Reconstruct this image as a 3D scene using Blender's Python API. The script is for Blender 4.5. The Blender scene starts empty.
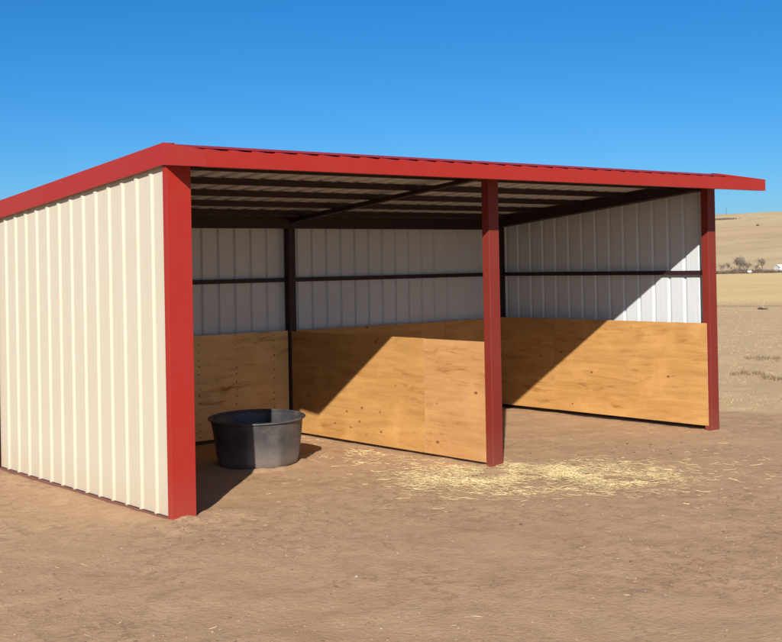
import bpy, bmesh, math, random
import numpy as np
from mathutils import Vector, Matrix, noise

R = math.radians
sc = bpy.context.scene
col = sc.collection
rnd = random.Random(7)

# ------------------------------------------------------------------ camera
CAM = Vector((-4.835, -8.6202, 2.0325))
cam_d = bpy.data.cameras.new('camera')
cam = bpy.data.objects.new('camera', cam_d)
col.objects.link(cam)
cam.location = CAM
cam.rotation_euler = (1.5781, 0.0183, -0.6909)
cam_d.sensor_width = 36.0
cam_d.sensor_fit = 'HORIZONTAL'
cam_d.lens = 1214.05 / 782 * 36.0
cam_d.shift_x = 0.0
cam_d.shift_y = -65.6 / 782
cam_d.clip_start = 0.1
cam_d.clip_end = 20000
sc.camera = cam

# ------------------------------------------------------------------ sky, sun, exposure
SUN_EL = 26.27
SUN_AZ = 225.4             # where the sun stands: clockwise from +Y, towards +X
world = bpy.data.worlds.new('World')
sc.world = world
world.use_nodes = True
wn = world.node_tree.nodes
sky = wn.new('ShaderNodeTexSky')
sky.sky_type = 'NISHITA'
sky.sun_disc = False
sky.sun_elevation = R(SUN_EL)
sky.sun_rotation = R(SUN_AZ)
sky.altitude = 2000
sky.air_density = 1.0
sky.dust_density = 3.0
sky.ozone_density = 9
sat = wn.new('ShaderNodeHueSaturation')
sat.inputs['Saturation'].default_value = 1.14
gain = wn.new('ShaderNodeMix')
gain.data_type = 'RGBA'
gain.blend_type = 'MULTIPLY'
gain.inputs[0].default_value = 1.0
gain.inputs[7].default_value = (1.0, 1.08, 1.0, 1)
world.node_tree.links.new(sky.outputs[0], sat.inputs['Color'])
world.node_tree.links.new(sat.outputs[0], gain.inputs[6])
world.node_tree.links.new(gain.outputs[2], wn['Background'].inputs[0])
wn['Background'].inputs[1].default_value = 0.069

sun_d = bpy.data.lights.new('sun', 'SUN')
sun_d.energy = 4.6
sun_d.angle = R(0.5)
sun_d.color = (1.0, 0.95, 0.87)
sun = bpy.data.objects.new('sun', sun_d)
col.objects.link(sun)
SUN_DIR = Vector((1.0, 0.986, -0.693)).normalized()
sun.rotation_euler = SUN_DIR.to_track_quat('-Z', 'Y').to_euler()
sun.location = (-20, -20, 20)

sc.view_settings.view_transform = 'Standard'
sc.view_settings.look = 'None'
sc.view_settings.exposure = 0.62
sc.view_settings.gamma = 1.0
sc.view_settings.use_curve_mapping = False
sc.render.engine = 'CYCLES'
sc.cycles.max_bounces = 8
sc.cycles.diffuse_bounces = 5


# ------------------------------------------------------------------ material helpers
class NT:
    def __init__(self, name):
        self.m = bpy.data.materials.new(name)
        self.m.use_nodes = True
        self.t = self.m.node_tree
        self.bsdf = self.t.nodes['Principled BSDF']
        self.out = self.t.nodes['Material Output']

    def n(self, kind, **kw):
        nd = self.t.nodes.new(kind)
        for k, v in kw.items():
            if k in nd.inputs:
                nd.inputs[k].default_value = v
            else:
                setattr(nd, k, v)
        return nd

    def l(self, a, b):
        self.t.links.new(a, b)

    def coord(self, scale=(1, 1, 1), kind='Object', rand=False):
        tc = self.n('ShaderNodeTexCoord')
        mp = self.n('ShaderNodeMapping')
        mp.inputs['Scale'].default_value = scale
        src = tc.outputs[kind]
        if rand:
            oi = self.n('ShaderNodeObjectInfo')
            mm = self.n('ShaderNodeMath', operation='MULTIPLY')
            mm.inputs[1].default_value = 87.3
            self.l(oi.outputs['Random'], mm.inputs[0])
            va = self.n('ShaderNodeVectorMath', operation='ADD')
            self.l(src, va.inputs[0])
            self.l(mm.outputs[0], va.inputs[1])
            src = va.outputs[0]
        self.l(src, mp.inputs[0])
        return mp.outputs[0]

    def noise(self, vec, scale, detail=4, rough=.6, dist=0.0):
        nd = self.n('ShaderNodeTexNoise')
        nd.inputs['Scale'].default_value = scale
        nd.inputs['Detail'].default_value = detail
        nd.inputs['Roughness'].default_value = rough
        nd.inputs['Distortion'].default_value = dist
        self.l(vec, nd.inputs['Vector'])
        return nd.outputs['Fac']

    def ramp(self, fac, stops, interp='LINEAR'):
        nd = self.n('ShaderNodeValToRGB')
        cr = nd.color_ramp
        cr.interpolation = interp
        while len(cr.elements) < len(stops):
            cr.elements.new(0.5)
        for e, (p, c) in zip(cr.elements, stops):
            e.position = p
            e.color = (*c, 1) if len(c) == 3 else c
        self.l(fac, nd.inputs[0])
        return nd.outputs[0]

    def mix(self, fac, a, b, blend='MIX'):
        nd = self.n('ShaderNodeMix', data_type='RGBA', blend_type=blend)
        for sock, v in ((nd.inputs[0], fac), (nd.inputs[6], a), (nd.inputs[7], b)):
            if isinstance(v, bpy.types.NodeSocket):
                self.l(v, sock)
            elif isinstance(v, tuple):
                sock.default_value = (*v, 1)
            else:
                sock.default_value = v
        return nd.outputs[2]

    def math(self, op, a, b=0.0, clamp=False):
        nd = self.n('ShaderNodeMath', operation=op, use_clamp=clamp)
        for i, v in enumerate((a, b)):
            if isinstance(v, bpy.types.NodeSocket):
                self.l(v, nd.inputs[i])
            else:
                nd.inputs[i].default_value = v
        return nd.outputs[0]

    def bump(self, h, strength, dist):
        nd = self.n('ShaderNodeBump')
        nd.inputs['Strength'].default_value = strength
        nd.inputs['Distance'].default_value = dist
        self.l(h, nd.inputs['Height'])
        self.l(nd.outputs[0], self.bsdf.inputs['Normal'])
        return nd

    def base(self, c):
        s = self.bsdf.inputs['Base Color']
        if isinstance(c, tuple):
            s.default_value = (*c, 1)
        else:
            self.l(c, s)

    def rough(self, r):
        s = self.bsdf.inputs['Roughness']
        if isinstance(r, (int, float)):
            s.default_value = r
        else:
            self.l(r, s)


def G(v):
    return (v, v, v)


def painted_metal(name, c, rough=.42, dirt=(.30, .2, .13), dirt_amt=.25, spec=.5, wav=.25):
    t = NT(name)
    v = t.coord()
    n1 = t.noise(v, 1.6, 5, .65)
    n2 = t.noise(v, 45, 3, .6)
    f = t.ramp(n1, [(.42, G(0)), (.75, G(1))])
    f = t.math('MULTIPLY', f, dirt_amt)
    # splash line of dust close to the soil
    sx = t.n('ShaderNodeSeparateXYZ')
    t.l(v, sx.inputs[0])
    lo = t.n('ShaderNodeMapRange')
    lo.inputs[1].default_value = 0.0
    lo.inputs[2].default_value = 0.45
    lo.inputs[3].default_value = 0.5
    lo.inputs[4].default_value = 0.0
    zz = t.math('ADD', sx.outputs[2], t.math('MULTIPLY', n2, .12))
    t.l(zz, lo.inputs[0])
    f = t.math('ADD', f, lo.outputs[0], True)
    f = t.math('MULTIPLY', f, t.math('ADD', t.math('MULTIPLY', n2, .9), .35), True)
    t.base(t.mix(f, c, dirt))
    t.rough(t.math('ADD', t.math('MULTIPLY', n1, .2), rough - .1))
    t.bsdf.inputs['Specular IOR Level'].default_value = spec
    t.bump(t.noise(t.coord((1, 1, .35)), 2.6, 2, .5), wav, .02)
    return t.m


def plywood(name, c0, c1, c2):
    t = NT(name)
    v = t.coord((1, 1, 1), rand=True)
    vs = t.coord((.55, 4.2, 5.2), rand=True)
    vf = t.coord((1.3, 30, 42), rand=True)
    g1 = t.noise(vs, 1.5, 6, .62, 1.6)
    g2 = t.noise(vf, 2.2, 4, .7, .4)
    colr = t.ramp(g1, [(.28, c0), (.5, c1), (.72, c2)])
    colr = t.mix(t.math('MULTIPLY', g2, .55), colr, t.ramp(g2, [(.3, c0), (.7, c2)]))
    # per-sheet tone
    oi = t.n('ShaderNodeObjectInfo')
    tone = t.ramp(oi.outputs['Random'], [(0, (.92, .91, .88)), (1, (1.0, 1.0, 1.0))])
    colr = t.mix(1.0, colr, tone, 'MULTIPLY')
    # orange-brown resin streaks
    st = t.noise(t.coord((.9, 3, 5.5), rand=True), 1.9, 7, .72, .7)
    stf = t.ramp(st, [(.51, G(0)), (.63, G(.95))])
    stf = t.math('MULTIPLY', stf, t.ramp(t.noise(vf, 5, 4, .8), [(.38, G(0)), (.56, G(1))]))
    stf = t.math('MULTIPLY', stf, t.ramp(t.noise(t.coord((.8, 1, 1.8), rand=True), 1.7, 3, .6), [(.44, G(.08)), (.60, G(1))]))
    colr = t.mix(stf, colr, (.22, .085, .016))
    # pale football patches / blotches
    bl = t.ramp(t.noise(v, 2.1, 3, .6), [(.52, G(0)), (.72, G(.45))])
    colr = t.mix(bl, colr, tuple(min(1, x * 1.13) for x in c2))
    # knots
    vo = t.n('ShaderNodeTexVoronoi', feature='F1')
    vo.inputs['Scale'].default_value = 4.6
    t.l(t.coord((.75, 1, 1.25), rand=True), vo.inputs['Vector'])
    kd = t.math('SUBTRACT', vo.outputs['Distance'], t.math('MULTIPLY', t.noise(v, 25, 2), .05))
    kf = t.ramp(kd, [(.035, G(1)), (.085, G(0))])
    sr = t.n('ShaderNodeSeparateColor')
    t.l(vo.outputs['Color'], sr.inputs[0])
    kf = t.math('MULTIPLY', kf, t.math('GREATER_THAN', sr.outputs[0], .45))
    colr = t.mix(t.math('MULTIPLY', kf, .85), colr, (.12, .05, .018))
    # dust on the lower edge
    colr = t.mix(t.math('MULTIPLY', t.ramp(t.noise(v, 3.5, 5, .7), [(.5, G(0)), (.8, G(1))]), .2), colr, (.34, .2, .11))
    t.base(colr)
    t.rough(.72)
    t.bsdf.inputs['Specular IOR Level'].default_value = .25
    t.bump(g2, .25, .004)
    return t.m


def simple(name, c, rough=.7, var=.25, scale=8, bump=0.0, spec=.4, bscale=None):
    t = NT(name)
    v = t.coord()
    n1 = t.noise(v, scale, 5, .65)
    a = tuple(x * (1 - var) for x in c)
    b = tuple(min(1, x * (1 + var)) for x in c)
    t.base(t.ramp(n1, [(.3, a), (.7, b)]))
    t.rough(rough)
    t.bsdf.inputs['Specular IOR Level'].default_value = spec
    if bump:
        t.bump(t.noise(v, bscale or scale * 3, 5, .65), bump, .01)
    return t.m


M = {}
M['cream'] = painted_metal('cream_metal', (.505, .453, .35), .46, (.42, .30, .19), .12)
M['liner'] = painted_metal('pale_liner_metal', (.52, .545, .56), .5, (.30, .24, .18), .12)
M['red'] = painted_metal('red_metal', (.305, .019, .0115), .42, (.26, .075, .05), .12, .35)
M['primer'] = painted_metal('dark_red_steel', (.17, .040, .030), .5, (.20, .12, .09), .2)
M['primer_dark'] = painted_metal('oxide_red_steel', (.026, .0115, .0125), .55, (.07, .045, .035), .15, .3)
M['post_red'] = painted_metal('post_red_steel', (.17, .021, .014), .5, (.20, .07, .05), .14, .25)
M['ply'] = plywood('plywood', (.345, .168, .048), (.45, .236, .074), (.54, .302, .105))
M['ply_pale'] = plywood('pale_plywood', (.385, .19, .066), (.465, .24, .09), (.525, .295, .12))
M['ply_brightened'] = plywood('shade_brightened_plywood', (.66, .40, .155), (.76, .48, .20), (.80, .55, .26))  # plywood colour raised to imitate brighter light on the shaded back boards
M['ply_edge'] = simple('plywood_edge', (.42, .26, .13), .8, .3, 60)
M['nail'] = simple('rusty_nail', (.10, .05, .03), .6, .3, 60)
M['straw'] = simple('straw', (.58, .455, .225), .6, .35, 3)
M['pebble'] = simple('pebble', (.34, .26, .20), .85, .5, 9, .4)
M['dung'] = simple('dung', (.075, .048, .030), .95, .4, 30, .8)
M['bark'] = simple('grey_bark', (.17, .135, .11), .9, .3, 1.5)
M['brush'] = simple('dead_brush', (.13, .098, .075), .95, .4, 1.2)
M['white_paint'] = simple('white_paint', (.78, .78, .76), .5, .05, 2)
M['chalky_paint'] = simple('chalky_white_paint', (.5, .49, .46), .7, .15, 2)
M['dark_glass'] = simple('dark_window', (.03, .035, .04), .1, .1, 2)
M['wood_pole'] = simple('weathered_wood', (.12, .09, .07), .9, .3, 2)


def rubber():
    t = NT('black_rubber')
    v = t.coord()
    n1 = t.noise(v, 3.5, 6, .7)
    n2 = t.noise(v, 60, 3, .7)
    f = t.ramp(n1, [(.40, G(0)), (.72, G(.55))])
    sx = t.n('ShaderNodeSeparateXYZ')
    t.l(v, sx.inputs[0])
    lo = t.n('ShaderNodeMapRange')
    lo.inputs[1].default_value = 0.0
    lo.inputs[2].default_value = 0.26
    lo.inputs[3].default_value = 0.75
    lo.inputs[4].default_value = 0.0
    t.l(t.math('ADD', sx.outputs[2], t.math('MULTIPLY', t.math('SUBTRACT', n1, .5), .5)), lo.inputs[0])
    f = t.math('MULTIPLY', t.math('ADD', f, lo.outputs[0], True), t.math('ADD', n2, .25), True)
    t.base(t.mix(f, (.036, .036, .041), (.24, .195, .155)))
    t.rough(t.math('ADD', t.math('MULTIPLY', f, .35), .45))
    t.bsdf.inputs['Specular IOR Level'].default_value = .5
    t.bump(n2, .15, .004)
    return t.m


M['rubber'] = rubber()


# ------------------------------------------------------------------ object helpers
def tag(o, label=None, cat=None, group=None, kind=None):
    if label:
        o['label'] = label
    if cat:
        o['category'] = cat
    if group:
        o['group'] = group
    if kind:
        o['kind'] = kind
    return o


def empty(name, loc=(0, 0, 0), rz=0.0):
    o = bpy.data.objects.new(name, None)
    col.objects.link(o)
    o.location = loc
    o.rotation_euler = (0, 0, rz)
    o.empty_display_size = .3
    return o


class MB:
    """collects shapes into one mesh"""
    def __init__(self):
        self.v, self.f, self.mi = [], [], []

    def add(self, vs, fs, mi=0):
        b = len(self.v)
        self.v += [tuple(p) for p in vs]
        self.f += [tuple(i + b for i in f) for f in fs]
        self.mi += [mi] * len(fs)

    def hexa(self, p, mi=0):
        # p: 4 bottom corners then 4 top corners, both counter-clockwise from above
        self.add(p, [(3, 2, 1, 0), (4, 5, 6, 7), (0, 1, 5, 4), (1, 2, 6, 5), (2, 3, 7, 6), (3, 0, 4, 7)], mi)

    def box(self, x0, x1, y0, y1, z0, z1, mi=0):
        self.hexa([(x0, y0, z0), (x1, y0, z0), (x1, y1, z0), (x0, y1, z0),
                   (x0, y0, z1), (x1, y0, z1), (x1, y1, z1), (x0, y1, z1)], mi)

    def ybar(self, x0, x1, ya, za0, za1, yb, zb0, zb1, mi=0):
        # beam running along Y from (ya) to (yb), z range given at each end
        self.hexa([(x0, ya, za0), (x1, ya, za0), (x1, yb, zb0), (x0, yb, zb0),
                   (x0, ya, za1), (x1, ya, za1), (x1, yb, zb1), (x0, yb, zb1)], mi)

    def tube(self, pts, rads, n=5, mi=0, cap=True):
        pts = [Vector(p) for p in pts]
        rings = []
        for i, p in enumerate(pts):
            d = (pts[min(i + 1, len(pts) - 1)] - pts[max(i - 1, 0)])
            d = d.normalized() if d.length > 1e-9 else Vector((0, 0, 1))
            a = d.cross(Vector((.31, .94, .12)))
            if a.length < 1e-3:
                a = d.cross(Vector((1, 0, 0)))
            a.normalize()
            b = d.cross(a)
            rings.append([p + (a * math.cos(2 * math.pi * k / n) + b * math.sin(2 * math.pi * k / n)) * rads[i] for k in range(n)])
        vs = [q for r in rings for q in r]
        fs = []
        for i in range(len(pts) - 1):
            for k in range(n):
                k2 = (k + 1) % n
                fs.append((i * n + k, i * n + k2, (i + 1) * n + k2, (i + 1) * n + k))
        if cap:
            fs.append(tuple(reversed(range(n))))
            fs.append(tuple((len(pts) - 1) * n + k for k in range(n)))
        self.add(vs, fs, mi)

    def build(self, name, mats, parent=None, bevel=0.0, smooth=False, loc=None, rot=None):
        me = bpy.data.meshes.new(name)
        me.from_pydata(self.v, [], self.f)
        if not isinstance(mats, (list, tuple)):
            mats = [mats]
        for m in mats:
            me.materials.append(m)
        if len(mats) > 1:
            me.polygons.foreach_set('material_index', self.mi)
        if smooth:
            me.polygons.foreach_set('use_smooth', [True] * len(me.polygons))
        me.update()
        o = bpy.data.objects.new(name, me)
        col.objects.link(o)
        if parent:
            o.parent = parent
        if loc:
            o.location = loc
        if rot:
            o.rotation_euler = rot
        if bevel:
            b = o.modifiers.new('bevel', 'BEVEL')
            b.width = bevel
            b.segments = 2
            b.limit_method = 'ANGLE'
        return o


# ------------------------------------------------------------------ terrain height
FWD = Vector((0.637, 0.771, 0))
RGT = Vector((0.771, -0.637, 0))


def smooth01(x, a, b):
    t = min(1, max(0, (x - a) / (b - a)))
    return t * t * (3 - 2 * t)


def nz(x, y, s, seed=0.0):
    return noise.noise(Vector((x * s + seed, y * s - seed * .7, seed * 1.3)))


def ground_z(x, y):
    dx, dy = x - CAM.x, y - CAM.y
    d = math.hypot(dx, dy)
    f = dx * FWD.x + dy * FWD.y
    h = 0.0
    if d < 60:
        k = 1 - smooth01(d, 30, 60)
        h += k * (.016 * nz(x, y, .55, 3) + .008 * nz(x, y, 1.7, 9))
        if d < 26:
            k2 = 1 - smooth01(d, 20, 26)
            r = nz(x, y, 5.2, 21)
            h += k2 * (.005 * nz(x, y, 4.1, 5) + .0045 * r * abs(r) * 2 + .0035 * nz(x, y, 10, 2))
        h += .028 * math.exp(-((math.hypot(x - 2.04, y - 1.90) - .45) / .07) ** 2) * (1 + .8 * nz(x, y, 6, 44))
        for hx, hy, hr in ((3.63, .05, .15), (7.21, .05, .16), (.1, -.05, .14)):
            h += .024 * math.exp(-((x - hx) ** 2 + (y - hy) ** 2) / hr ** 2) * (1 + 1.2 * nz(x, y, 7, 47))
        # soil heaped by the corner post and along the wall foot
        h += .035 * math.exp(-((x - .42) ** 2 / .05 + (y + .02) ** 2 / .05))
        h += .02 * math.exp(-((x + .1) ** 2 / .02)) * (1 if -0.4 < y < 3.7 else 0)
    # pasture beyond falls away slowly, then the long ridge climbs
    h -= 3.0 * smooth01(d, 45, 420)
    amp = .25 + .75 * smooth01(f / max(d, 1e-3), -.6, .35)
    h += amp * 44.0 * smooth01(d, 430, 1150) * (1 + .05 * nz(x, y, .0021, 4))
    if d > 60:
        h += smooth01(d, 60, 300) * .25 * nz(x, y, .03, 6)
        h += smooth01(d, 430, 700) * 3.0 * nz(x * .7, y, .009, 14)
    return h


def axis(lo, hi, step, far, growth):
    a = list(np.arange(lo, hi + 1e-6, step))
    s, p = step, hi
    while p < far:
        s = min(s * growth, 60)
        p += s
        a.append(p)
    s, p = step, lo
    while p > -far:
        s = min(s * growth, 60)
        p -= s
        a.insert(0, p)
    return a


def build_ground():
    xs = axis(-4.2, 10.6, .05, 2400, 1.11)
    ys = axis(-6.0, 4.6, .05, 2400, 1.11)
    nx, ny = len(xs), len(ys)
    vs = [(x, y, ground_z(x, y)) for y in ys for x in xs]
    fs = [(j * nx + i, j * nx + i + 1, (j + 1) * nx + i + 1, (j + 1) * nx + i) for j in range(ny - 1) for i in range(nx - 1)]
    me = bpy.data.meshes.new('ground')
    me.from_pydata(vs, [], fs)
    me.polygons.foreach_set('use_smooth', [True] * len(me.polygons))
    o = bpy.data.objects.new('ground', me)
    col.objects.link(o)
    o['kind'] = 'structure'
    t = NT('soil_and_pasture')
    tc = t.n('ShaderNodeTexCoord')
    v = tc.outputs['Object']
    nl = t.noise(v, .45, 4, .6)
    nm = t.noise(v, 2.6, 6, .68)
    nf = t.noise(v, 26, 5, .7)
    nff = t.noise(v, 120, 3, .7)
    dirt = t.ramp(nm, [(.28, (.42, .254, .140)), (.5, (.485, .299, .168)), (.72, (.535, .342, .197))])
    dirt = t.mix(t.ramp(nl, [(.38, G(0)), (.62, G(.5))]), dirt, (.485, .317, .186))
    dirt = t.mix(t.ramp(nf, [(.56, G(0)), (.74, G(.55))]), dirt, (.26, .155, .095))
    dirt = t.mix(t.ramp(nff, [(.60, G(0)), (.72, G(.5))]), dirt, (.55, .38, .24))
    # scuffs and hoof marks: sharper-edged patches with their own relief
    sc1 = t.noise(v, 8.5, 7, .74, .6)
    scf = t.ramp(sc1, [(.53, G(0)), (.585, G(1))])
    spread = t.ramp(t.noise(v, .7, 3, .6), [(.40, G(.12)), (.62, G(1))])
    scf = t.math('MULTIPLY', scf, spread)
    dirt = t.mix(t.math('MULTIPLY', scf, .5), dirt, (.30, .182, .112))
    sc2 = t.noise(v, 17, 6, .75)
    dirt = t.mix(t.ramp(sc2, [(.57, G(0)), (.66, G(.5))]), dirt, (.53, .37, .245))
    sp = t.noise(v, 70, 2, .6)
    dirt = t.mix(t.math('MULTIPLY', t.ramp(sp, [(.66, G(0)), (.70, G(.75))]), spread), dirt, (.16, .10, .065))
    # trampled dirt yard up to a ragged line, then dry grass
    sub = t.n('ShaderNodeVectorMath', operation='DOT_PRODUCT')
    t.l(v, sub.inputs[0])
    sub.inputs[1].default_value = (.89, .45, 0)
    rad = t.math('ADD', sub.outputs['Value'], t.math('MULTIPLY', t.math('SUBTRACT', t.noise(v, .9, 6, .7), .5), .5))
    pas = t.n('ShaderNodeMapRange', interpolation_type='SMOOTHSTEP')
    pas.inputs[1].default_value = 8.15
    pas.inputs[2].default_value = 8.45
    t.l(rad, pas.inputs[0])
    # dry pasture
    gs = t.noise(v, 1.4, 7, .75)
    gl = t.noise(v, .12, 5, .6)
    grass = t.ramp(gs, [(.3, (.51, .345, .175)), (.5, (.62, .43, .228)), (.7, (.69, .495, .275))])
    grass = t.mix(t.ramp(gl, [(.4, G(0)), (.65, G(.6))]), grass, (.50, .345, .20))
    grass = t.mix(t.ramp(nf, [(.58, G(0)), (.72, G(.6))]), grass, (.36, .25, .135))
    # far hay-coloured field
    dc = t.n('ShaderNodeVectorMath', operation='DISTANCE')
    t.l(v, dc.inputs[0])
    dc.inputs[1].default_value = (CAM.x, CAM.y, 0)
    dist = t.math('ADD', dc.outputs['Value'], t.math('MULTIPLY', t.math('SUBTRACT', t.noise(v, .05, 4, .6), .5), 9))
    hay_f = t.n('ShaderNodeMapRange')
    hay_f.inputs[1].default_value = 52
    hay_f.inputs[2].default_value = 62
    t.l(dist, hay_f.inputs[0])
    vv = t.n('ShaderNodeMapping')
    vv.inputs['Rotation'].default_value = (0, 0, .69)
    vv.inputs['Scale'].default_value = (.3, 1, 1)
    t.l(v, vv.inputs[0])
    hn = t.noise(vv.outputs[0], .09, 6, .7)
    hay = t.ramp(hn, [(.3, (.66, .455, .19)), (.5, (.745, .53, .235)), (.7, (.79, .58, .285))])
    c = t.mix(hay_f.outputs[0], grass, hay)
    # bare track at the edge of the hay
    tr = t.math('ABSOLUTE', t.math('SUBTRACT', dist, 53))
    c = t.mix(t.ramp(tr, [(0, G(.75)), (1, G(.0))]), c, (.29, .20, .13))
    # the hill: banded tan grass
    hill_f = t.n('ShaderNodeMapRange')
    hill_f.inputs[1].default_value = 405
    hill_f.inputs[2].default_value = 425
    t.l(dist, hill_f.inputs[0])
    h1 = t.noise(vv.outputs[0], .011, 8, .72, .5)
    hill = t.ramp(h1, [(.33, (.43, .298, .158)), (.47, (.54, .385, .208)), (.62, (.595, .435, .245))])
    h2 = t.noise(vv.outputs[0], .05, 5, .75)
    hill = t.mix(t.ramp(h2, [(.54, G(0)), (.70, G(.55))]), hill, (.36, .25, .15))
    c = t.mix(hill_f.outputs[0], c, hill)
    c = t.mix(pas.outputs[0], dirt, c)
    t.base(c)
    t.rough(.95)
    t.bsdf.inputs['Specular IOR Level'].default_value = .12
    hh = t.math('ADD', t.math('MULTIPLY', nf, .6), t.math('MULTIPLY', nff, .25))
    hh = t.math('ADD', hh, t.math('MULTIPLY', nm, .35))
    hh = t.math('SUBTRACT', hh, t.math('MULTIPLY', scf, .45))
    hh = t.math('ADD', hh, t.math('MULTIPLY', sc2, .5))
    t.bump(hh, .6, .030)
    me.materials.append(t.m)
    return o


build_ground()

# ------------------------------------------------------------------ the shelter
W = 7.26        # front width (X)
D = 3.60        # depth (Y), to the rear sheet
MX = 3.625      # middle frame
Z0, SL = 2.98, -.0855         # roof sheet height at the front line, slope per metre back


def zroof(y):
    return Z0 + SL * y


shelter = tag(empty('livestock_shelter', (0, 0, 0)),
              'red roofed three-sided cream metal horse shelter with two plywood lined stalls', 'shelter')


def rib_profile(length, pitch=.2286, start=.0, h=.015, base=.078, top=.026):
    """(s, height) polyline of ribbed steel sheet with two faint pencil ribs per pan"""
    pts = []
    s = start
    pts.append((0.0, 0.0))
    while s < length + pitch:
        for ds, hh in ((-base / 2, 0), (-top / 2, h), (top / 2, h), (base / 2, 0),
                       (.075 - .011, 0), (.075 - .004, .0005), (.075 + .004, .0005), (.075 + .011, 0),
                       (.152 - .011, 0), (.152 - .004, .0005), (.152 + .004, .0005), (.152 + .011, 0)):
            q = s + ds
            if 0.001 < q < length - .001:
                pts.append((q, hh))
        s += pitch
    pts.append((length, 0.0))
    return pts


def ribbed_wall(name, origin, along, out, length, zb, ztop, start, parent, pitch, h=.022, base=.058, top=.022):
    """vertical ribbed sheet: outer face cream, inner face pale; ztop(s) gives the top"""
    along, out, origin = Vector(along), Vector(out), Vector(origin)
    prof = rib_profile(length, pitch=pitch, start=start, h=h, base=base, top=top)
    mb = MB()
    for layer, mi in ((0.0, 0), (-.0015, 1)):
        vs, fs = [], []
        for s, h in prof:
            p = origin + along * s + out * (h + layer)
            zt = ztop(s)
            vs += [(p.x, p.y, zb), (p.x, p.y, zt)]
        for i in range(len(prof) - 1):
            a = (2 * i, 2 * i + 2, 2 * i + 3, 2 * i + 1)
            fs.append(a)
        n = along.cross(Vector((0, 0, 1)))
        if (n.dot(out) < 0) != (mi == 1):
            fs = [tuple(reversed(f)) for f in fs]
        mb.add(vs, fs, mi)
    return mb.build(name, [M['cream'], M['liner']], parent)


# --- walls
top_side = lambda s: zroof(s + .02) - .004
left_wall = ribbed_wall('side_wall', (0, .02, 0), (0, 1, 0), (-1, 0, 0), D - .03, .012, top_side, .02, shelter, .2545, .015, .078, .026)
left_wall['label'] = 'sunlit cream ribbed end wall'
right_wall = ribbed_wall('side_wall', (W - .004, .05, 0), (0, 1, 0), (1, 0, 0), D - .06, .012, lambda s: zroof(s + .05) - .004, .15, shelter, .2325)
right_wall['label'] = 'end wall with its pale inner face half in sunlight'
back_wall = ribbed_wall('back_wall', (.01, D, 0), (1, 0, 0), (0, 1, 0), W - .02, .012, lambda s: zroof(D) - .004, .157, shelter, .2245)

# base rails (steel tube skids half sunk in the soil)
for wall, b in ((left_wall, (-.012, .055, .10, D - .06, -.06, .034)), (right_wall, (W - .055, W + .012, .12, D - .06, -.06, .034)),
                (back_wall, (.06, W - .06, D - .052, D + .012, -.06, .034))):
    mb = MB()
    mb.box(*b)
    mb.build('base_rail', M['primer_dark'], wall, .004)  # steel coloured near-black so the gap under the boards reads as deep shade

mb = MB()
mb.box(-.028, -.023, .053, D - .071, -.04, .030)
mb.box(-.0229, -.001, .053, D - .071, .024, .029)
mb.build('base_trim', M['primer'], left_wall, .001)

# girts at mid height
GZ = 1.866
gl = MB(); gl.box(.004, .054, .12, D - .01, GZ - .025, GZ + .025)
gl.build('girt', M['primer_dark'], left_wall, .003)
gr = MB(); gr.box(W - .058, W - .008, .10, D - .06, GZ - .025, GZ + .025)
gr.build('girt', M['primer_dark'], right_wall, .003)
for x0, x1 in ((.06, MX - .055), (MX + .055, W - .06)):
    gb = MB(); gb.box(x0, x1, D - .055, D - .005, GZ - .025, GZ + .025)
    gb.build('girt', M['primer_dark'], back_wall, .003)
# lower girts behind the boards
for wall, b in ((left_wall, (.004, .054, .12, D - .01, .62, .67)), (right_wall, (W - .058, W - .008, .10, D - .06, .62, .67)),
                (back_wall, (.06, MX - .055, D - .055, D - .005, .62, .67)), (back_wall, (MX + .055, W - .06, D - .055, D - .005, .62, .67))):
    mb = MB(); mb.box(*b); mb.build('girt', M['primer_dark'], wall, .003)

# --- posts
def post(x0, x1, y0, y1, zt, mat):
    mb = MB(); mb.box(x0, x1, y0, y1, -.25, zt)
    return mb.build('post', mat, shelter, .006)


post(.012, .15, .005, .105, 2.85, M['primer'])
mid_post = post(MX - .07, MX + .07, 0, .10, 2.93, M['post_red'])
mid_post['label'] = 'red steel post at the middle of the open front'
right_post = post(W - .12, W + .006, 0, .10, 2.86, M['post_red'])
right_post['label'] = 'red steel post at the far front corner'
post(MX - .05, MX + .05, D - .11, D - .01, 2.62, M['primer_dark'])
post(.01, .10, D - .11, D - .01, 2.52, M['primer_dark'])
post(W - .10, W - .01, D - .11, D - .01, 2.52, M['primer_dark'])

# --- left corner trim: folded sheet round the front corner post
mb = MB()
mb.box(-.030, .188, -.020, -.014, .0, 2.868)
mb.box(-.030, -.025, -.0139, .052, .0, 2.868)
mb.box(.183, .188, -.0139, .10, .0, 2.86)
ct = mb.build('corner_trim', M['red'], left_wall, .0015)
mb = MB()
mb.box(-.030, -.025, D - .07, D + .030, .0, 2.60)
mb.box(-.0249, .07, D + .025, D + .030, .0, 2.60)
mb.build('corner_trim', M['red'], left_wall, .0015)
mb = MB()
mb.box(W + .0245, W + .030, .004, .06, .0, 2.868)
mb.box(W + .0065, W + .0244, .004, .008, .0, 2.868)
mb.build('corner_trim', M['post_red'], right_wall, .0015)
mb = MB()
mb.box(W + .025, W + .030, D - .07, D + .030, .0, 2.60)
mb.box(W - .07, W + .0249, D + .025, D + .030, .0, 2.60)
mb.build('corner_trim', M['red'], right_wall, .0015)

# --- roof: ribbed red sheet, pale underneath
RX0, RX1 = -.02, 7.33


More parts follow.
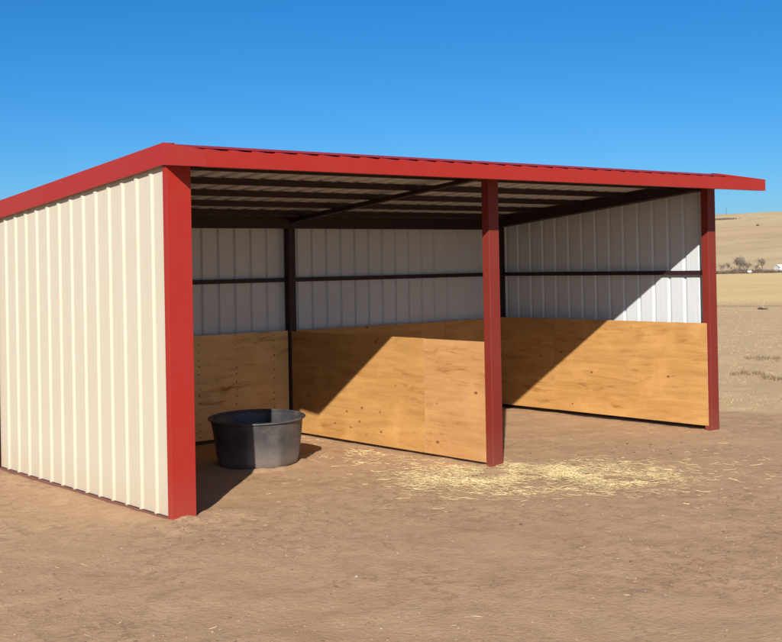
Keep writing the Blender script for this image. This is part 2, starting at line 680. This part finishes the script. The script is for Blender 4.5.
def roof_sheet(name, ya, za, yb, zb, parent, start, h):
    prof = rib_profile(RX1 - RX0, start=start, h=h, base=.092, top=.055)
    mb = MB()
    for layer, mi in ((0.0, 0), (-.0015, 1)):
        vs, fs = [], []
        for s, h in prof:
            vs += [(RX0 + s, ya, za + h + layer), (RX0 + s, yb, zb + h + layer)]
        for i in range(len(prof) - 1):
            f = (2 * i, 2 * i + 2, 2 * i + 3, 2 * i + 1)
            fs.append(f if mi == 0 else tuple(reversed(f)))
        mb.add(vs, fs, mi)
    return mb.build(name, [M['red'], M['liner']], parent)


roof = roof_sheet('roof', .0, zroof(0), D + .09, zroof(D + .09), shelter, .09, .028)
roof['label'] = 'red ribbed sheet roof sloping down to the back'
OY, OZ = -.615, 2.868
over = roof_sheet('overhang_sheet', OY, OZ, -.002, zroof(0) - .001, roof, .09, .036)

# ridge flashing: thin folded strip lying on the ribs
mb = MB()
yA, yB = -.115, .15
zR = 3.032
for (ya, za, yb, zb) in ((yA, zR - .029, 0, zR), (0, zR, yB, zR - .030)):
    mb.hexa([(RX0 - .012, ya, za - .004), (RX1 + .012, ya, za - .004), (RX1 + .012, yb, zb - .004), (RX0 - .012, yb, zb - .004),
             (RX0 - .012, ya, za), (RX1 + .012, ya, za), (RX1 + .012, yb, zb), (RX0 - .012, yb, zb)])
mb.build('ridge_cap', M['red'], roof)

# fascia: folded trim along the front edge
mb = MB()
mb.box(RX0 - .016, RX1 + .016, -.640, -.632, 2.799, 2.926)
mb.box(RX0 - .016, RX1 + .016, -.6319, -.560, 2.9215, 2.926)
mb.box(RX0 - .016, RX1 + .016, -.6319, -.575, 2.799, 2.8035)
mb.build('fascia', M['red'], roof, .0015)


# rake trim on both ends, two folds: main slope and overhang
def rake(x0, x1, lip):
    mb = MB()
    zb0 = 2.860
    mb.ybar(x0, x1, -.001, zb0, 3.041, D + .11, zb0 + SL * (D + .11), 3.041 + SL * (D + .11))
    mb.ybar(x0, x1, -.6405, 2.799, 2.927, -.0011, zb0, 3.041)
    # top return over the sheet
    a, b = (x1, x1 + .10) if lip > 0 else (x0 - .10, x0)
    mb.ybar(a, b, .0, 3.036, 3.0405, D + .10, 3.036 + SL * (D + .10), 3.0405 + SL * (D + .10))
    # small turned-out drip edge at the foot
    c, d_ = (x0 - .012, x0) if lip > 0 else (x1, x1 + .012)
    mb.ybar(c, d_, -.001, zb0, zb0 + .006, D + .11, zb0 + SL * (D + .11), zb0 + .006 + SL * (D + .11))
    mb.ybar(c, d_, -.6405, 2.799, 2.805, -.0011, zb0, zb0 + .006)
    return mb.build('rake_trim', M['red'], roof, .0012)


rake(RX0 - .026, RX0 - .018, 1)
rake(RX1 + .018, RX1 + .026, -1)

# rear eave trim
mb = MB()
mb.box(RX0 - .016, RX1 + .016, D + .092, D + .098, zroof(D + .1) - .10, zroof(D + .1) + .025)
mb.build('eave_trim', M['red'], roof, .001)

# purlins: square tubes along X under the sheet
for y in (.47, 1.18, 1.89, 2.60, 3.28):
    z = zroof(y) - .004
    for x0, x1 in ((.075, W - .175),):
        mb = MB()
        mb.box(x0, x1, y - .003, y + .052, z - .062, z - .004)
        mb.build('purlin', M['primer_dark'], roof, .003)
# rear header beam and front header
mb = MB(); mb.box(.10, W - .10, D - .13, D - .06, 2.488, 2.632); mb.build('header_beam', M['primer_dark'], roof, .004)
mb = MB(); mb.box(.19, MX - .0705, .005, .085, 2.868, 2.968); mb.build('header_beam', M['primer_dark'], roof, .004)
mb = MB(); mb.box(MX + .0705, W - .122, .005, .085, 2.868, 2.968); mb.build('header_beam', M['primer_dark'], roof, .004)
# rafters running front to back
mb = MB(); mb.ybar(.012, .072, .11, 2.85, 2.968, D - .135, 2.53, 2.66); mb.build('rafter', M['primer_dark'], roof, .004)
mb = MB(); mb.ybar(MX - .05, MX + .03, .09, 2.875, 2.912, D - .14, 2.552, 2.610); mb.build('rafter', M['primer_dark'], roof, .004)
mb = MB(); mb.ybar(W - .17, W - .012, .11, 2.838, 2.968, D - .135, 2.522, 2.665); mb.build('rafter', M['primer_dark'], roof, .004)
# outriggers carrying the overhang
for x in (.16, MX, W - .08):
    mb = MB()
    mb.ybar(x - .022, x + .022, -.565, OZ - .036, OZ - .006, -.003, 2.925, 2.965)
    mb.build('outrigger', M['primer_dark'], roof, .002)


# --- plywood lining (sheets 8 x 4 ft), local x along the sheet, z up, y thickness
def ply(length, height, loc, rz, mat, label=None, nails=(), nail_step=.085, name='plywood_board', sag=0.0):
    mb = MB()
    mb.box(0, length, 0, .016, 0, height)
    b = len(mb.f)
    mb.mi[0] = 1; mb.mi[1] = 1; mb.mi[3] = 1; mb.mi[5] = 1
    for x in nails:
        z = rnd.uniform(.03, .06)
        while z < height - .02:
            xx, r = x + rnd.uniform(-.008, .008), rnd.uniform(.0065, .011)
            for yy, sgn in ((-.002, 1),):
                vs = [(xx + r * math.cos(a), yy, z + r * 1.1 * math.sin(a)) for a in [k * math.pi / 3 for k in range(6)]]
                mb.add(vs, [tuple(range(6))], 2)
            z += nail_step * rnd.uniform(.85, 1.15)
    o = mb.build(name, [mat, M['ply_edge'], M['nail']], shelter, .0, loc=loc, rot=(sag, 0, rz))
    if label:
        o['label'] = label
    return o


H4 = 1.208
# partition: boards on the left side of the middle frame, facing -X (rz = -90deg: local x runs to -Y)
PX = 3.594
ply(2.44, H4, (PX, 3.50, .036), -math.pi / 2, M['ply'], 'long partition board crossed by the roof shadow', name='partition_board')
ply(.932, H4 - .004, (PX - .001, 1.055, .037), -math.pi / 2, M['ply_pale'], 'short paler partition board by the middle post', name='partition_board')
# small rail the partition hangs on
mb = MB(); mb.box(PX + .018, PX + .068, .105, D - .115, .60, .65); mb.build('partition_rail', M['primer_dark'], shelter, .003)
mb = MB(); mb.box(PX + .018, PX + .068, .105, D - .115, 1.165, 1.215); mb.build('partition_rail', M['primer_dark'], shelter, .003)
# right wall, facing -X
RXP = W - .130
ply(2.425, H4, (RXP, 2.47, .062), -math.pi / 2, M['ply'], 'sunlit board at the front of the right wall', nails=())
ply(1.03, H4, (RXP - .001, 3.503, .060), -math.pi / 2, M['ply'], 'narrow shaded board in the far corner')
# left wall, facing +X
ply(2.425, H4, (.078, .115, .044), math.pi / 2, M['ply'])
ply(.96, H4, (.079, 2.543, .045), math.pi / 2, M['ply'])
# back wall, facing -Y
BY = D - .074
ply(2.44, H4, (1.128, BY, .045), 0, M['ply_brightened'], 'board with columns of nail marks behind the tub', nails=(1.20, 1.70, 2.23))
ply(1.005, H4, (.12, BY - .001, .044), 0, M['ply_brightened'])
ply(2.44, H4, (MX + .062, BY, .043), 0, M['ply'])
ply(.94, H4, (MX + 2.506, BY - .001, .045), 0, M['ply'])


# ------------------------------------------------------------------ rubber stock tub
def tub(loc, rot):
    root = tag(empty('stock_tub', loc), 'round black rubber stock tub on the dirt in the left stall', 'tub')
    root.rotation_euler = rot
    n = 96
    prof = [(0.0, .0), (.30, .0), (.385, .006), (.412, .030), (.424, .09), (.440, .20), (.456, .32), (.470, .455), (.474, .468)]
    inner = [(.458, .478), (.452, .44), (.438, .30), (.420, .14), (.402, .06), (.37, .034), (.25, .028), (0.0, .026)]
    mb = MB()

    def ring_mesh(pr):
        vs, fs = [], []
        for r, z in pr:
            for k in range(n):
                a = 2 * math.pi * k / n
                # eight soft flats that fade out towards the rim
                q = math.cos((((a + .25) % (math.pi / 4)) - math.pi / 8))
                flat = 1 - (1 - (.955 / max(q, .9239)) ) * .75
                w_ = 1 - smooth01(z, .34, .46)
                rr = r * (1 + (min(flat, 1.02) - 1) * w_)
                vs.append((rr * math.cos(a), rr * math.sin(a), z))
        for i in range(len(pr) - 1):
            for k in range(n):
                k2 = (k + 1) % n
                fs.append((i * n + k, i * n + k2, (i + 1) * n + k2, (i + 1) * n + k))
        return vs, fs
    mb.add(*ring_mesh(prof + inner))
    mb.build('body', M['rubber'], root, smooth=True)
    # rolled rim, oval section
    mb = MB()
    pr = []
    for k in range(13):
        a = 2 * math.pi * k / 12
        pr.append((.480 + .021 * math.cos(a), .482 + .011 * math.sin(a)))
    vs, fs = [], []
    for r, z in pr[:-1]:
        for k in range(n):
            a = 2 * math.pi * k / n
            vs.append((r * math.cos(a), r * math.sin(a), z))
    for i in range(12):
        for k in range(n):
            k2 = (k + 1) % n
            fs.append((i * n + k, i * n + k2, ((i + 1) % 12) * n + k2, ((i + 1) % 12) * n + k))
    mb.add(vs, fs)
    mb.build('rim', M['rubber'], root, smooth=True)
    return root


tub_x, tub_y = 2.04, 1.90
tub((tub_x, tub_y, ground_z(tub_x, tub_y) + .006), (R(1.2), R(-1.6), R(12)))


# ------------------------------------------------------------------ small ground things
def view_pt(d, r):
    p = CAM + FWD * d + RGT * r
    return p.x, p.y


def inside_solid(x, y):
    return -.03 < x < W + .03 and D - .1 < y < D + .1 or (abs(x) < .06 and 0 < y < D) or (PX - .02 < x < PX + .1 and .1 < y < D)


def straw_blade(mb, x, y, L, w, ang, lift):
    z = ground_z(x, y) + .004 + lift
    c, s = math.cos(ang), math.sin(ang)
    tilt = rnd.uniform(-.22, .34)
    bend = rnd.uniform(-.25, .25)
    pts = []
    for k, t in enumerate((-.5, 0, .5)):
        px = x + c * L * t - s * bend * L * (t * t)
        py = y + s * L * t + c * bend * L * (t * t)
        pts.append((px, py, max(z + tilt * L * t, ground_z(px, py) + .003)))
    vs = []
    for p in pts:
        vs += [(p[0] - s * w, p[1] + c * w, p[2]), (p[0] + s * w, p[1] - c * w, p[2] + w * .3), (p[0], p[1], p[2] + w * 1.3)]
    fs = []
    for k in (0, 3):
        for a, b in ((0, 1), (1, 2), (2, 0)):
            fs.append((k + a, k + b, k + 3 + b, k + 3 + a))
    mb.add(vs, fs, 0 if rnd.random() < .6 else 1)


M['straw_dark'] = simple('old_straw', (.47, .335, .17), .7, .35, 3)
mb = MB()
pcx, pcy = 3.46, -.62
k = 0
while k < 5600:
    u, v = rnd.gauss(0, .42), rnd.gauss(0, .36)
    x = pcx + RGT.x * u * 1.45 + FWD.x * v
    y = pcy + RGT.y * u * 1.45 + FWD.y * v
    dens = .50 + 1.3 * nz(x, y, 2.8, 31) + .5 * nz(x, y, 7, 33)
    if rnd.random() > dens or inside_solid(x, y):
        continue
    straw_blade(mb, x, y, rnd.uniform(.02, .12), rnd.uniform(.0008, .0019), rnd.uniform(0, math.pi), rnd.uniform(0, .035) * math.exp(-(u * u + v * v) * 2.5))
    k += 1
for k in range(520):      # trail along the partition foot and towards the right
    if rnd.random() < .5:
        t_ = rnd.random() ** 1.3
        x, y = 3.4 - rnd.random() ** 2 * .7, .05 + t_ * 1.9
    else:
        x, y = pcx + rnd.gauss(.7, .8), pcy + rnd.gauss(-.55, .45)
    if inside_solid(x, y):
        continue
    straw_blade(mb, x, y, rnd.uniform(.03, .14), rnd.uniform(.0012, .0028), rnd.uniform(0, math.pi), 0)
for k in range(420):      # stray stalks over the yard
    x, y = rnd.uniform(-3.6, 7.5), rnd.uniform(-5.2, 1.5)
    if inside_solid(x, y) or nz(x, y, .8, 51) < -.05:
        continue
    straw_blade(mb, x, y, rnd.uniform(.010, .05), rnd.uniform(.0009, .002), rnd.uniform(0, math.pi), 0)
for k in range(240):      # inside the tub's stall and the right stall floor
    x, y = (rnd.uniform(2.5, 3.55), rnd.uniform(.2, 3.3)) if k < 260 else (rnd.uniform(3.8, 7.0), rnd.uniform(.2, 3.4))
    if inside_solid(x, y) or nz(x, y, 1.6, 71) < .0:
        continue
    straw_blade(mb, x, y, rnd.uniform(.02, .10), rnd.uniform(.001, .0024), rnd.uniform(0, math.pi), 0)
tag(mb.build('straw_litter', [M['straw'], M['straw_dark']]), 'loose yellow straw strewn on the dirt round the middle post', 'straw', kind='stuff')


def lump(mb, x, y, r, flat=.6, mi=0, sink=.3):
    z = ground_z(x, y)
    vs = []
    ph = rnd.uniform(0, 9)
    rows, n = 4, 7
    vs.append((x, y, z + r * flat * (1 - sink)))
    for i in range(1, rows):
        a = math.pi * i / rows
        for k in range(n):
            b = 2 * math.pi * k / n + ph
            rr = r * (1 + .28 * noise.noise(Vector((math.cos(b) * 1.3 + ph, math.sin(b) * 1.3, a * 2))))
            vs.append((x + rr * math.sin(a) * math.cos(b), y + rr * math.sin(a) * math.sin(b) * .85, z + rr * flat * math.cos(a) - r * flat * sink))
    fs = [(0, 1 + k, 1 + (k + 1) % n) for k in range(n)]
    for i in range(rows - 2):
        for k in range(n):
            k2 = (k + 1) % n
            fs.append((1 + i * n + k, 1 + (i + 1) * n + k, 1 + (i + 1) * n + k2, 1 + i * n + k2))
    mb.add(vs, fs, mi)


M['clod_dark'] = simple('dark_clod', (.16, .10, .065), .95, .3, 12, .5)
M['clod'] = simple('soil_clod', (.33, .21, .135), .95, .3, 12, .5)
mb = MB()
k = 0
while k < 8000:
    d, r = rnd.uniform(5.0, 17), rnd.uniform(-6, 7)
    x, y = view_pt(d, r)
    if inside_solid(x, y) or (0 < x < W and 0 < y < D and rnd.random() < .75):
        continue
    if nz(x, y, .9, 61) < rnd.uniform(-.5, .45):
        continue
    q = rnd.random()
    lump(mb, x, y, (.003 + .009 * rnd.random() ** 2.5) if q < .975 else rnd.uniform(.010, .022), rnd.uniform(.5, .8), rnd.choice((0, 0, 0, 0, 2, 2, 1)))
    k += 1
tag(mb.build('soil_clods', [M['clod'], M['pebble'], M['clod_dark']], smooth=True), 'small clods and pebbles scattered over the trampled dirt', 'clods', kind='stuff')

mb = MB()
for cx_, cy_, n_, sp in ((5.5, -.22, 9, .2), (4.3, .3, 3, .35), (6.3, -.5, 2, .4), (2.4, -3.2, 3, .5)):
    for k in range(n_):
        x, y = cx_ + rnd.gauss(0, sp), cy_ + rnd.gauss(0, sp)
        lump(mb, x, y, rnd.uniform(.008, .02), .7, 0, .3)
tag(mb.build('manure_bits', M['dung'], smooth=True), 'dark dry manure bits lying on the dirt in front of the right stall', 'manure', kind='stuff')


# ------------------------------------------------------------------ dry pasture grass
def blade(mb, x, y, h, w, mi=0, spread=.5):
    z = ground_z(x, y) - .005
    a = rnd.uniform(0, 2 * math.pi)
    l = rnd.uniform(.1, spread) * h
    dx, dy = math.cos(a) * l, math.sin(a) * l
    b = rnd.uniform(0, math.pi)
    wx, wy = math.cos(b) * w, math.sin(b) * w
    mb.add([(x - wx, y - wy, z), (x + wx, y + wy, z), (x + dx * .4 + wx * .6, y + dy * .4 + wy * .6, z + h * .6),
            (x + dx * .4 - wx * .6, y + dy * .4 - wy * .6, z + h * .6), (x + dx, y + dy, z + h)],
           [(0, 1, 2, 3), (3, 2, 4)], mi)


M['grass_a'] = simple('dry_grass', (.43, .31, .165), .8, .3, 1.5)
M['grass_b'] = simple('brown_grass', (.42, .30, .165), .85, .3, 1.5)
mb = MB()
k = 0
while k < 3600:
    d = 11 + 46 * rnd.random() ** 1.5
    r = rnd.uniform(.20, .46) * d
    x, y = view_pt(d, r)
    rad = .89 * x + .45 * y + .25 * nz(x, y, .9, 0)
    if rad < 8.4 or (-.2 < x < W + .5 and -1 < y < D + .3):
        continue
    if nz(x, y, .9, 81) < rnd.uniform(-.5, .3):
        continue
    n_ = rnd.randint(3, 6)
    mi = 0 if rnd.random() < .8 else 1
    for j in range(n_):
        blade(mb, x + rnd.gauss(0, .03), y + rnd.gauss(0, .03), rnd.uniform(.012, .036), .003 + d * .00012, mi, 1.6)
    k += 1
tag(mb.build('dry_grass', [M['grass_a'], M['grass_b']]), 'short sparse dry grass of the pasture right of the shelter', 'grass', kind='stuff')


def on_ray(u, d):
    """ground point seen in picture column u (photo pixels) at distance d along the view"""
    r = (u - 390.8) / 1214.05 * d
    return view_pt(d, r)


def weed(u, d, size, label, flat=False):
    x, y = on_ray(u, d)
    z = ground_z(x, y)
    root = tag(empty('dead_weed', (x, y, z)), label, 'weed')
    mb = MB()
    for k in range(60):
        a = rnd.uniform(0, 2 * math.pi)
        L = size * rnd.uniform(.4, 1)
        e = rnd.uniform(.1, .9)
        p1 = Vector((math.cos(a) * L * .5, math.sin(a) * L * .5, L * .30 * e + .01))
        p2 = Vector((math.cos(a + .5) * L * .9, math.sin(a + .5) * L * .9, L * .32 * e))
        mb.tube([(0, 0, 0), p1, p2], [.018, .016, .008], 3, cap=False)
    mb.build('tangle', M['brush'], root)
    if not flat:
        mb = MB()
        for k in range(5):
            a = rnd.uniform(0, 2 * math.pi)
            L = size * rnd.uniform(.8, 1.7)
            mb.tube([(0, 0, 0), (math.cos(a) * .05, math.sin(a) * .05, L * .5), (math.cos(a) * .18, math.sin(a) * .18, L)], [.006, .004, .003], 3, cap=False)
        mb.build('stalks', M['grass_b'], root)
    return root


weed(762.5, 47.5, .26, 'dark dead weed with thin upright stalks by the bare track')
mb = MB()
for (ua, ub, d) in ((741, 782, 24.5), (730, 760, 21.3), (760, 790, 20.4)):
    for k in range(46):
        u = rnd.uniform(ua, ub)
        x, y = on_ray(u, d + rnd.gauss(0, .22) + (u - ua) * -.014)
        if rnd.random() < .6:
            for j in range(6):
                blade(mb, x + rnd.gauss(0, .04), y + rnd.gauss(0, .04), rnd.uniform(.03, .09), .007, 0, 1.0)
        else:
            lump(mb, x, y, rnd.uniform(.02, .05), .6, 1, .3)
M['grass_dark'] = simple('dark_weeds', (.17, .12, .065), .9, .35, 3)
tag(mb.build('weed_rows', [M['grass_dark'], M['clod']]), 'dark low weed rows crossing the near dry pasture', 'weeds', kind='stuff')


# ------------------------------------------------------------------ far side of the field
def branch(mb, p, d, L, r, depth, twist):
    segs = 3
    pts, rads = [p.copy()], [r]
    q = p.copy()
    for i in range(segs):
        d = (d + Vector((rnd.gauss(0, .16), rnd.gauss(0, .16), rnd.gauss(.04, .10)))).normalized()
        q = q + d * (L / segs)
        pts.append(q.copy())
        rads.append(r * (1 - .5 * (i + 1) / segs))
    mb.tube(pts, rads, 4 if depth < 2 else 3, cap=False)
    if depth >= 4:
        return
    for k in range(rnd.randint(3, 4)):
        t = rnd.uniform(.35, 1)
        i = min(int(t * segs), segs - 1)
        s = pts[i].lerp(pts[i + 1], t * segs - i)
        a = rnd.uniform(0, 2 * math.pi)
        nd = (d + Vector((math.cos(a), math.sin(a), rnd.uniform(-.1, .5))) * rnd.uniform(.5, .95)).normalized()
        branch(mb, s, nd, L * rnd.uniform(.5, .72), max(rads[i] * .58, .026), depth + 1, twist)


def bare_tree(u, d, h, label, stems=1, grp='bare trees at the far side of the field'):
    x, y = on_ray(u, d)
    root = tag(empty('bare_tree', (x, y, ground_z(x, y) - .05)), label, 'tree', grp)
    tr, cr = MB(), MB()
    for s in range(stems):
        o = Vector((rnd.gauss(0, .5), rnd.gauss(0, .5), 0)) if stems > 1 else Vector((0, 0, 0))
        lean = Vector((rnd.gauss(0, .12), rnd.gauss(0, .12), 1)).normalized()
        hh = h * rnd.uniform(.75, 1)
        top = o + lean * hh * .45
        tr.tube([o, o + lean * hh * .22, top, o + lean * hh * .72], [.035 * h, .028 * h, .02 * h, .009 * h], 6)
        for k in range(9):
            t = rnd.uniform(.2, .72)
            a = rnd.uniform(0, 2 * math.pi)
            branch(cr, o + lean * hh * t, Vector((math.cos(a) * .7, math.sin(a) * .7, rnd.uniform(.5, 1.1))).normalized(), hh * (.46 - .25 * t), .010 * h, 1, 0)
    tr.build('trunk', M['bark'], root)
    cr.build('crown', M['bark'], root)
    return root


bare_tree(722.5, 405, 3.4, 'smallest bare tree, just right of the far corner post')
bare_tree(729.0, 398, 3.6, 'small thin bare tree between the far corner post and the wide grey tree')
bare_tree(740.5, 402, 6.0, 'widest grey bare tree with several stems in the far tree row', 3)
bare_tree(748.5, 396, 5.0, 'middle bare tree above the small white tank', 2)
bare_tree(756.0, 400, 3.4, 'short bare tree left of the tall narrow one')
bare_tree(762.5, 397, 5.6, 'tall narrow bare tree, rightmost of the far row')


def shrub(u, d, h, w, label):
    x, y = on_ray(u, d)
    root = tag(empty('bare_shrub', (x, y, ground_z(x, y) - .05)), label, 'shrub', 'dark shrubs along the far field edge')
    mb = MB()
    for k in range(60):
        a = rnd.uniform(0, 2 * math.pi)
        e = rnd.uniform(.2, 1.3)
        L = rnd.uniform(.5, 1)
        p0 = Vector((rnd.gauss(0, w * .2), rnd.gauss(0, w * .2), 0))
        p1 = p0 + Vector((math.cos(a) * w * .22 * L, math.sin(a) * w * .22 * L, h * .5 * L))
        p2 = p1 + Vector((math.cos(a + e) * w * .25 * L, math.sin(a + e) * w * .25 * L, h * .5 * L))
        mb.tube([p0, p1, p2], [.09, .06, .03], 3, cap=False)
    mb.build('twigs', M['brush'], root)
    return root


sh = [(719.5, 1.2, 3.2), (724, 1.4, 3.4), (728.5, 1.3, 3), (733, 1.5, 3), (737.5, 2.2, 3.4), (742, 2.3, 3.2), (746, 1.7, 2.6), (755, 1.5, 3), (759.5, 1.8, 2.6), (765, 1.3, 3.2), (770, 1.3, 3), (774, 1.2, 2.4), (780, 1.2, 3)]
for u, h, w in sh:
    shrub(u, 392 + rnd.uniform(-3, 3), h, w, 'low dark bare shrub in the row under the far trees')

# small white propane-like tank
x, y = on_ray(749.7, 388)
root = tag(empty('storage_tank', (x, y, ground_z(x, y)), math.atan2(RGT.y, RGT.x)), 'small white round-ended tank below the far bare trees', 'tank')
mb = MB()
pts, rads = [], []
for k in range(13):
    t = -1 + 2 * k / 12
    pts.append((t * .75, 0, .62))
    rads.append(.36 * (1 - max(0, abs(t) - .62) ** 2 * 5.2) if abs(t) < 1 else .12)
mb.tube(pts, rads, 16)
mb.build('vessel', M['chalky_paint'], root, smooth=True)
mb = MB(); mb.tube([(0, 0, .96), (0, 0, 1.08)], [.14, .14], 10); mb.build('valve_dome', M['chalky_paint'], root)
for s in (-.55, .55):
    mb = MB(); mb.box(s - .08, s + .08, -.35, .35, -.1, .36); mb.build('leg', M['wood_pole'], root)

# white outbuilding at the right edge of the field
x, y = on_ray(783.5, 396)
root = tag(empty('white_outbuilding', (x, y, ground_z(x, y)), math.atan2(RGT.y, RGT.x) + .25), 'small white outbuilding with a low gable roof beyond the field', 'building')
mb = MB()
hw, hd = 2.3, 1.8
mb.box(-hw, hw, -hd, hd, -.3, 1.75)
mb.add([(-hw, -hd, 1.75), (-hw, hd, 1.75), (-hw, 0, 2.5), (hw, -hd, 1.75), (hw, hd, 1.75), (hw, 0, 2.5)], [(0, 2, 1), (3, 4, 5)])
mb.build('wall', M['white_paint'], root)
mb = MB()
for s in (-1, 1):
    mb.hexa([(-hw - .2, s * (hd + .25), 1.66), (hw + .2, s * (hd + .25), 1.66), (hw + .2, 0, 2.52), (-hw - .2, 0, 2.52),
             (-hw - .2, s * (hd + .25), 1.76), (hw + .2, s * (hd + .25), 1.76), (hw + .2, 0, 2.62), (-hw - .2, 0, 2.62)])
mb.build('roof', M['white_paint'], root)
mb = MB(); mb.box(-1.5, -.7, -hd - .03, -hd + .02, .75, 1.4); mb.build('window', M['dark_glass'], root)
mb = MB(); mb.box(.5, 1.35, -hd - .04, -hd + .02, -.2, 1.6); mb.build('door', M['wood_pole'], root)

# utility pole on the skyline
x, y = on_ray(727.6, 1080)
root = tag(empty('utility_pole', (x, y, ground_z(x, y) - .3), .3), 'thin utility pole standing near the top of the tan hill', 'pole')
mb = MB(); mb.tube([(0, 0, 0), (0, 0, 7.6)], [.20, .15], 8); mb.build('mast', M['wood_pole'], root)
mb = MB(); mb.box(-1.3, 1.3, -.08, .08, 6.7, 6.9); mb.build('crossarm', M['wood_pole'], root)

# dark brush in the gully on the hillside
for i, (u, d, n_, lab) in enumerate(((725, 905, 16, 'dark strip of brush in a gully high on the tan hill'), (759, 800, 1, 'tiny dark brush patch in the middle of the hillside'))):
    x, y = on_ray(u, d)
    mb = MB()
    z = ground_z(x, y)
    for k in range(n_ * 30):
        px = rnd.gauss(0, n_ * .26)
        py = rnd.gauss(0, 1.2)
        wx, wy = RGT.x * px + FWD.x * py, RGT.y * px + FWD.y * py
        gz = ground_z(x + wx, y + wy) - z
        a = rnd.uniform(0, 6.28)
        hgt = rnd.uniform(.5, 1.5)
        mb.tube([(wx, wy, gz - .1), (wx + math.cos(a) * .4, wy + math.sin(a) * .4, gz + hgt * .6), (wx + math.cos(a) * .9, wy + math.sin(a) * .9, gz + hgt)], [.22, .18, .06], 3, cap=False)
    tag(mb.build('gully_brush', M['brush'], loc=(x, y, z)), lab, 'brush', kind='stuff')
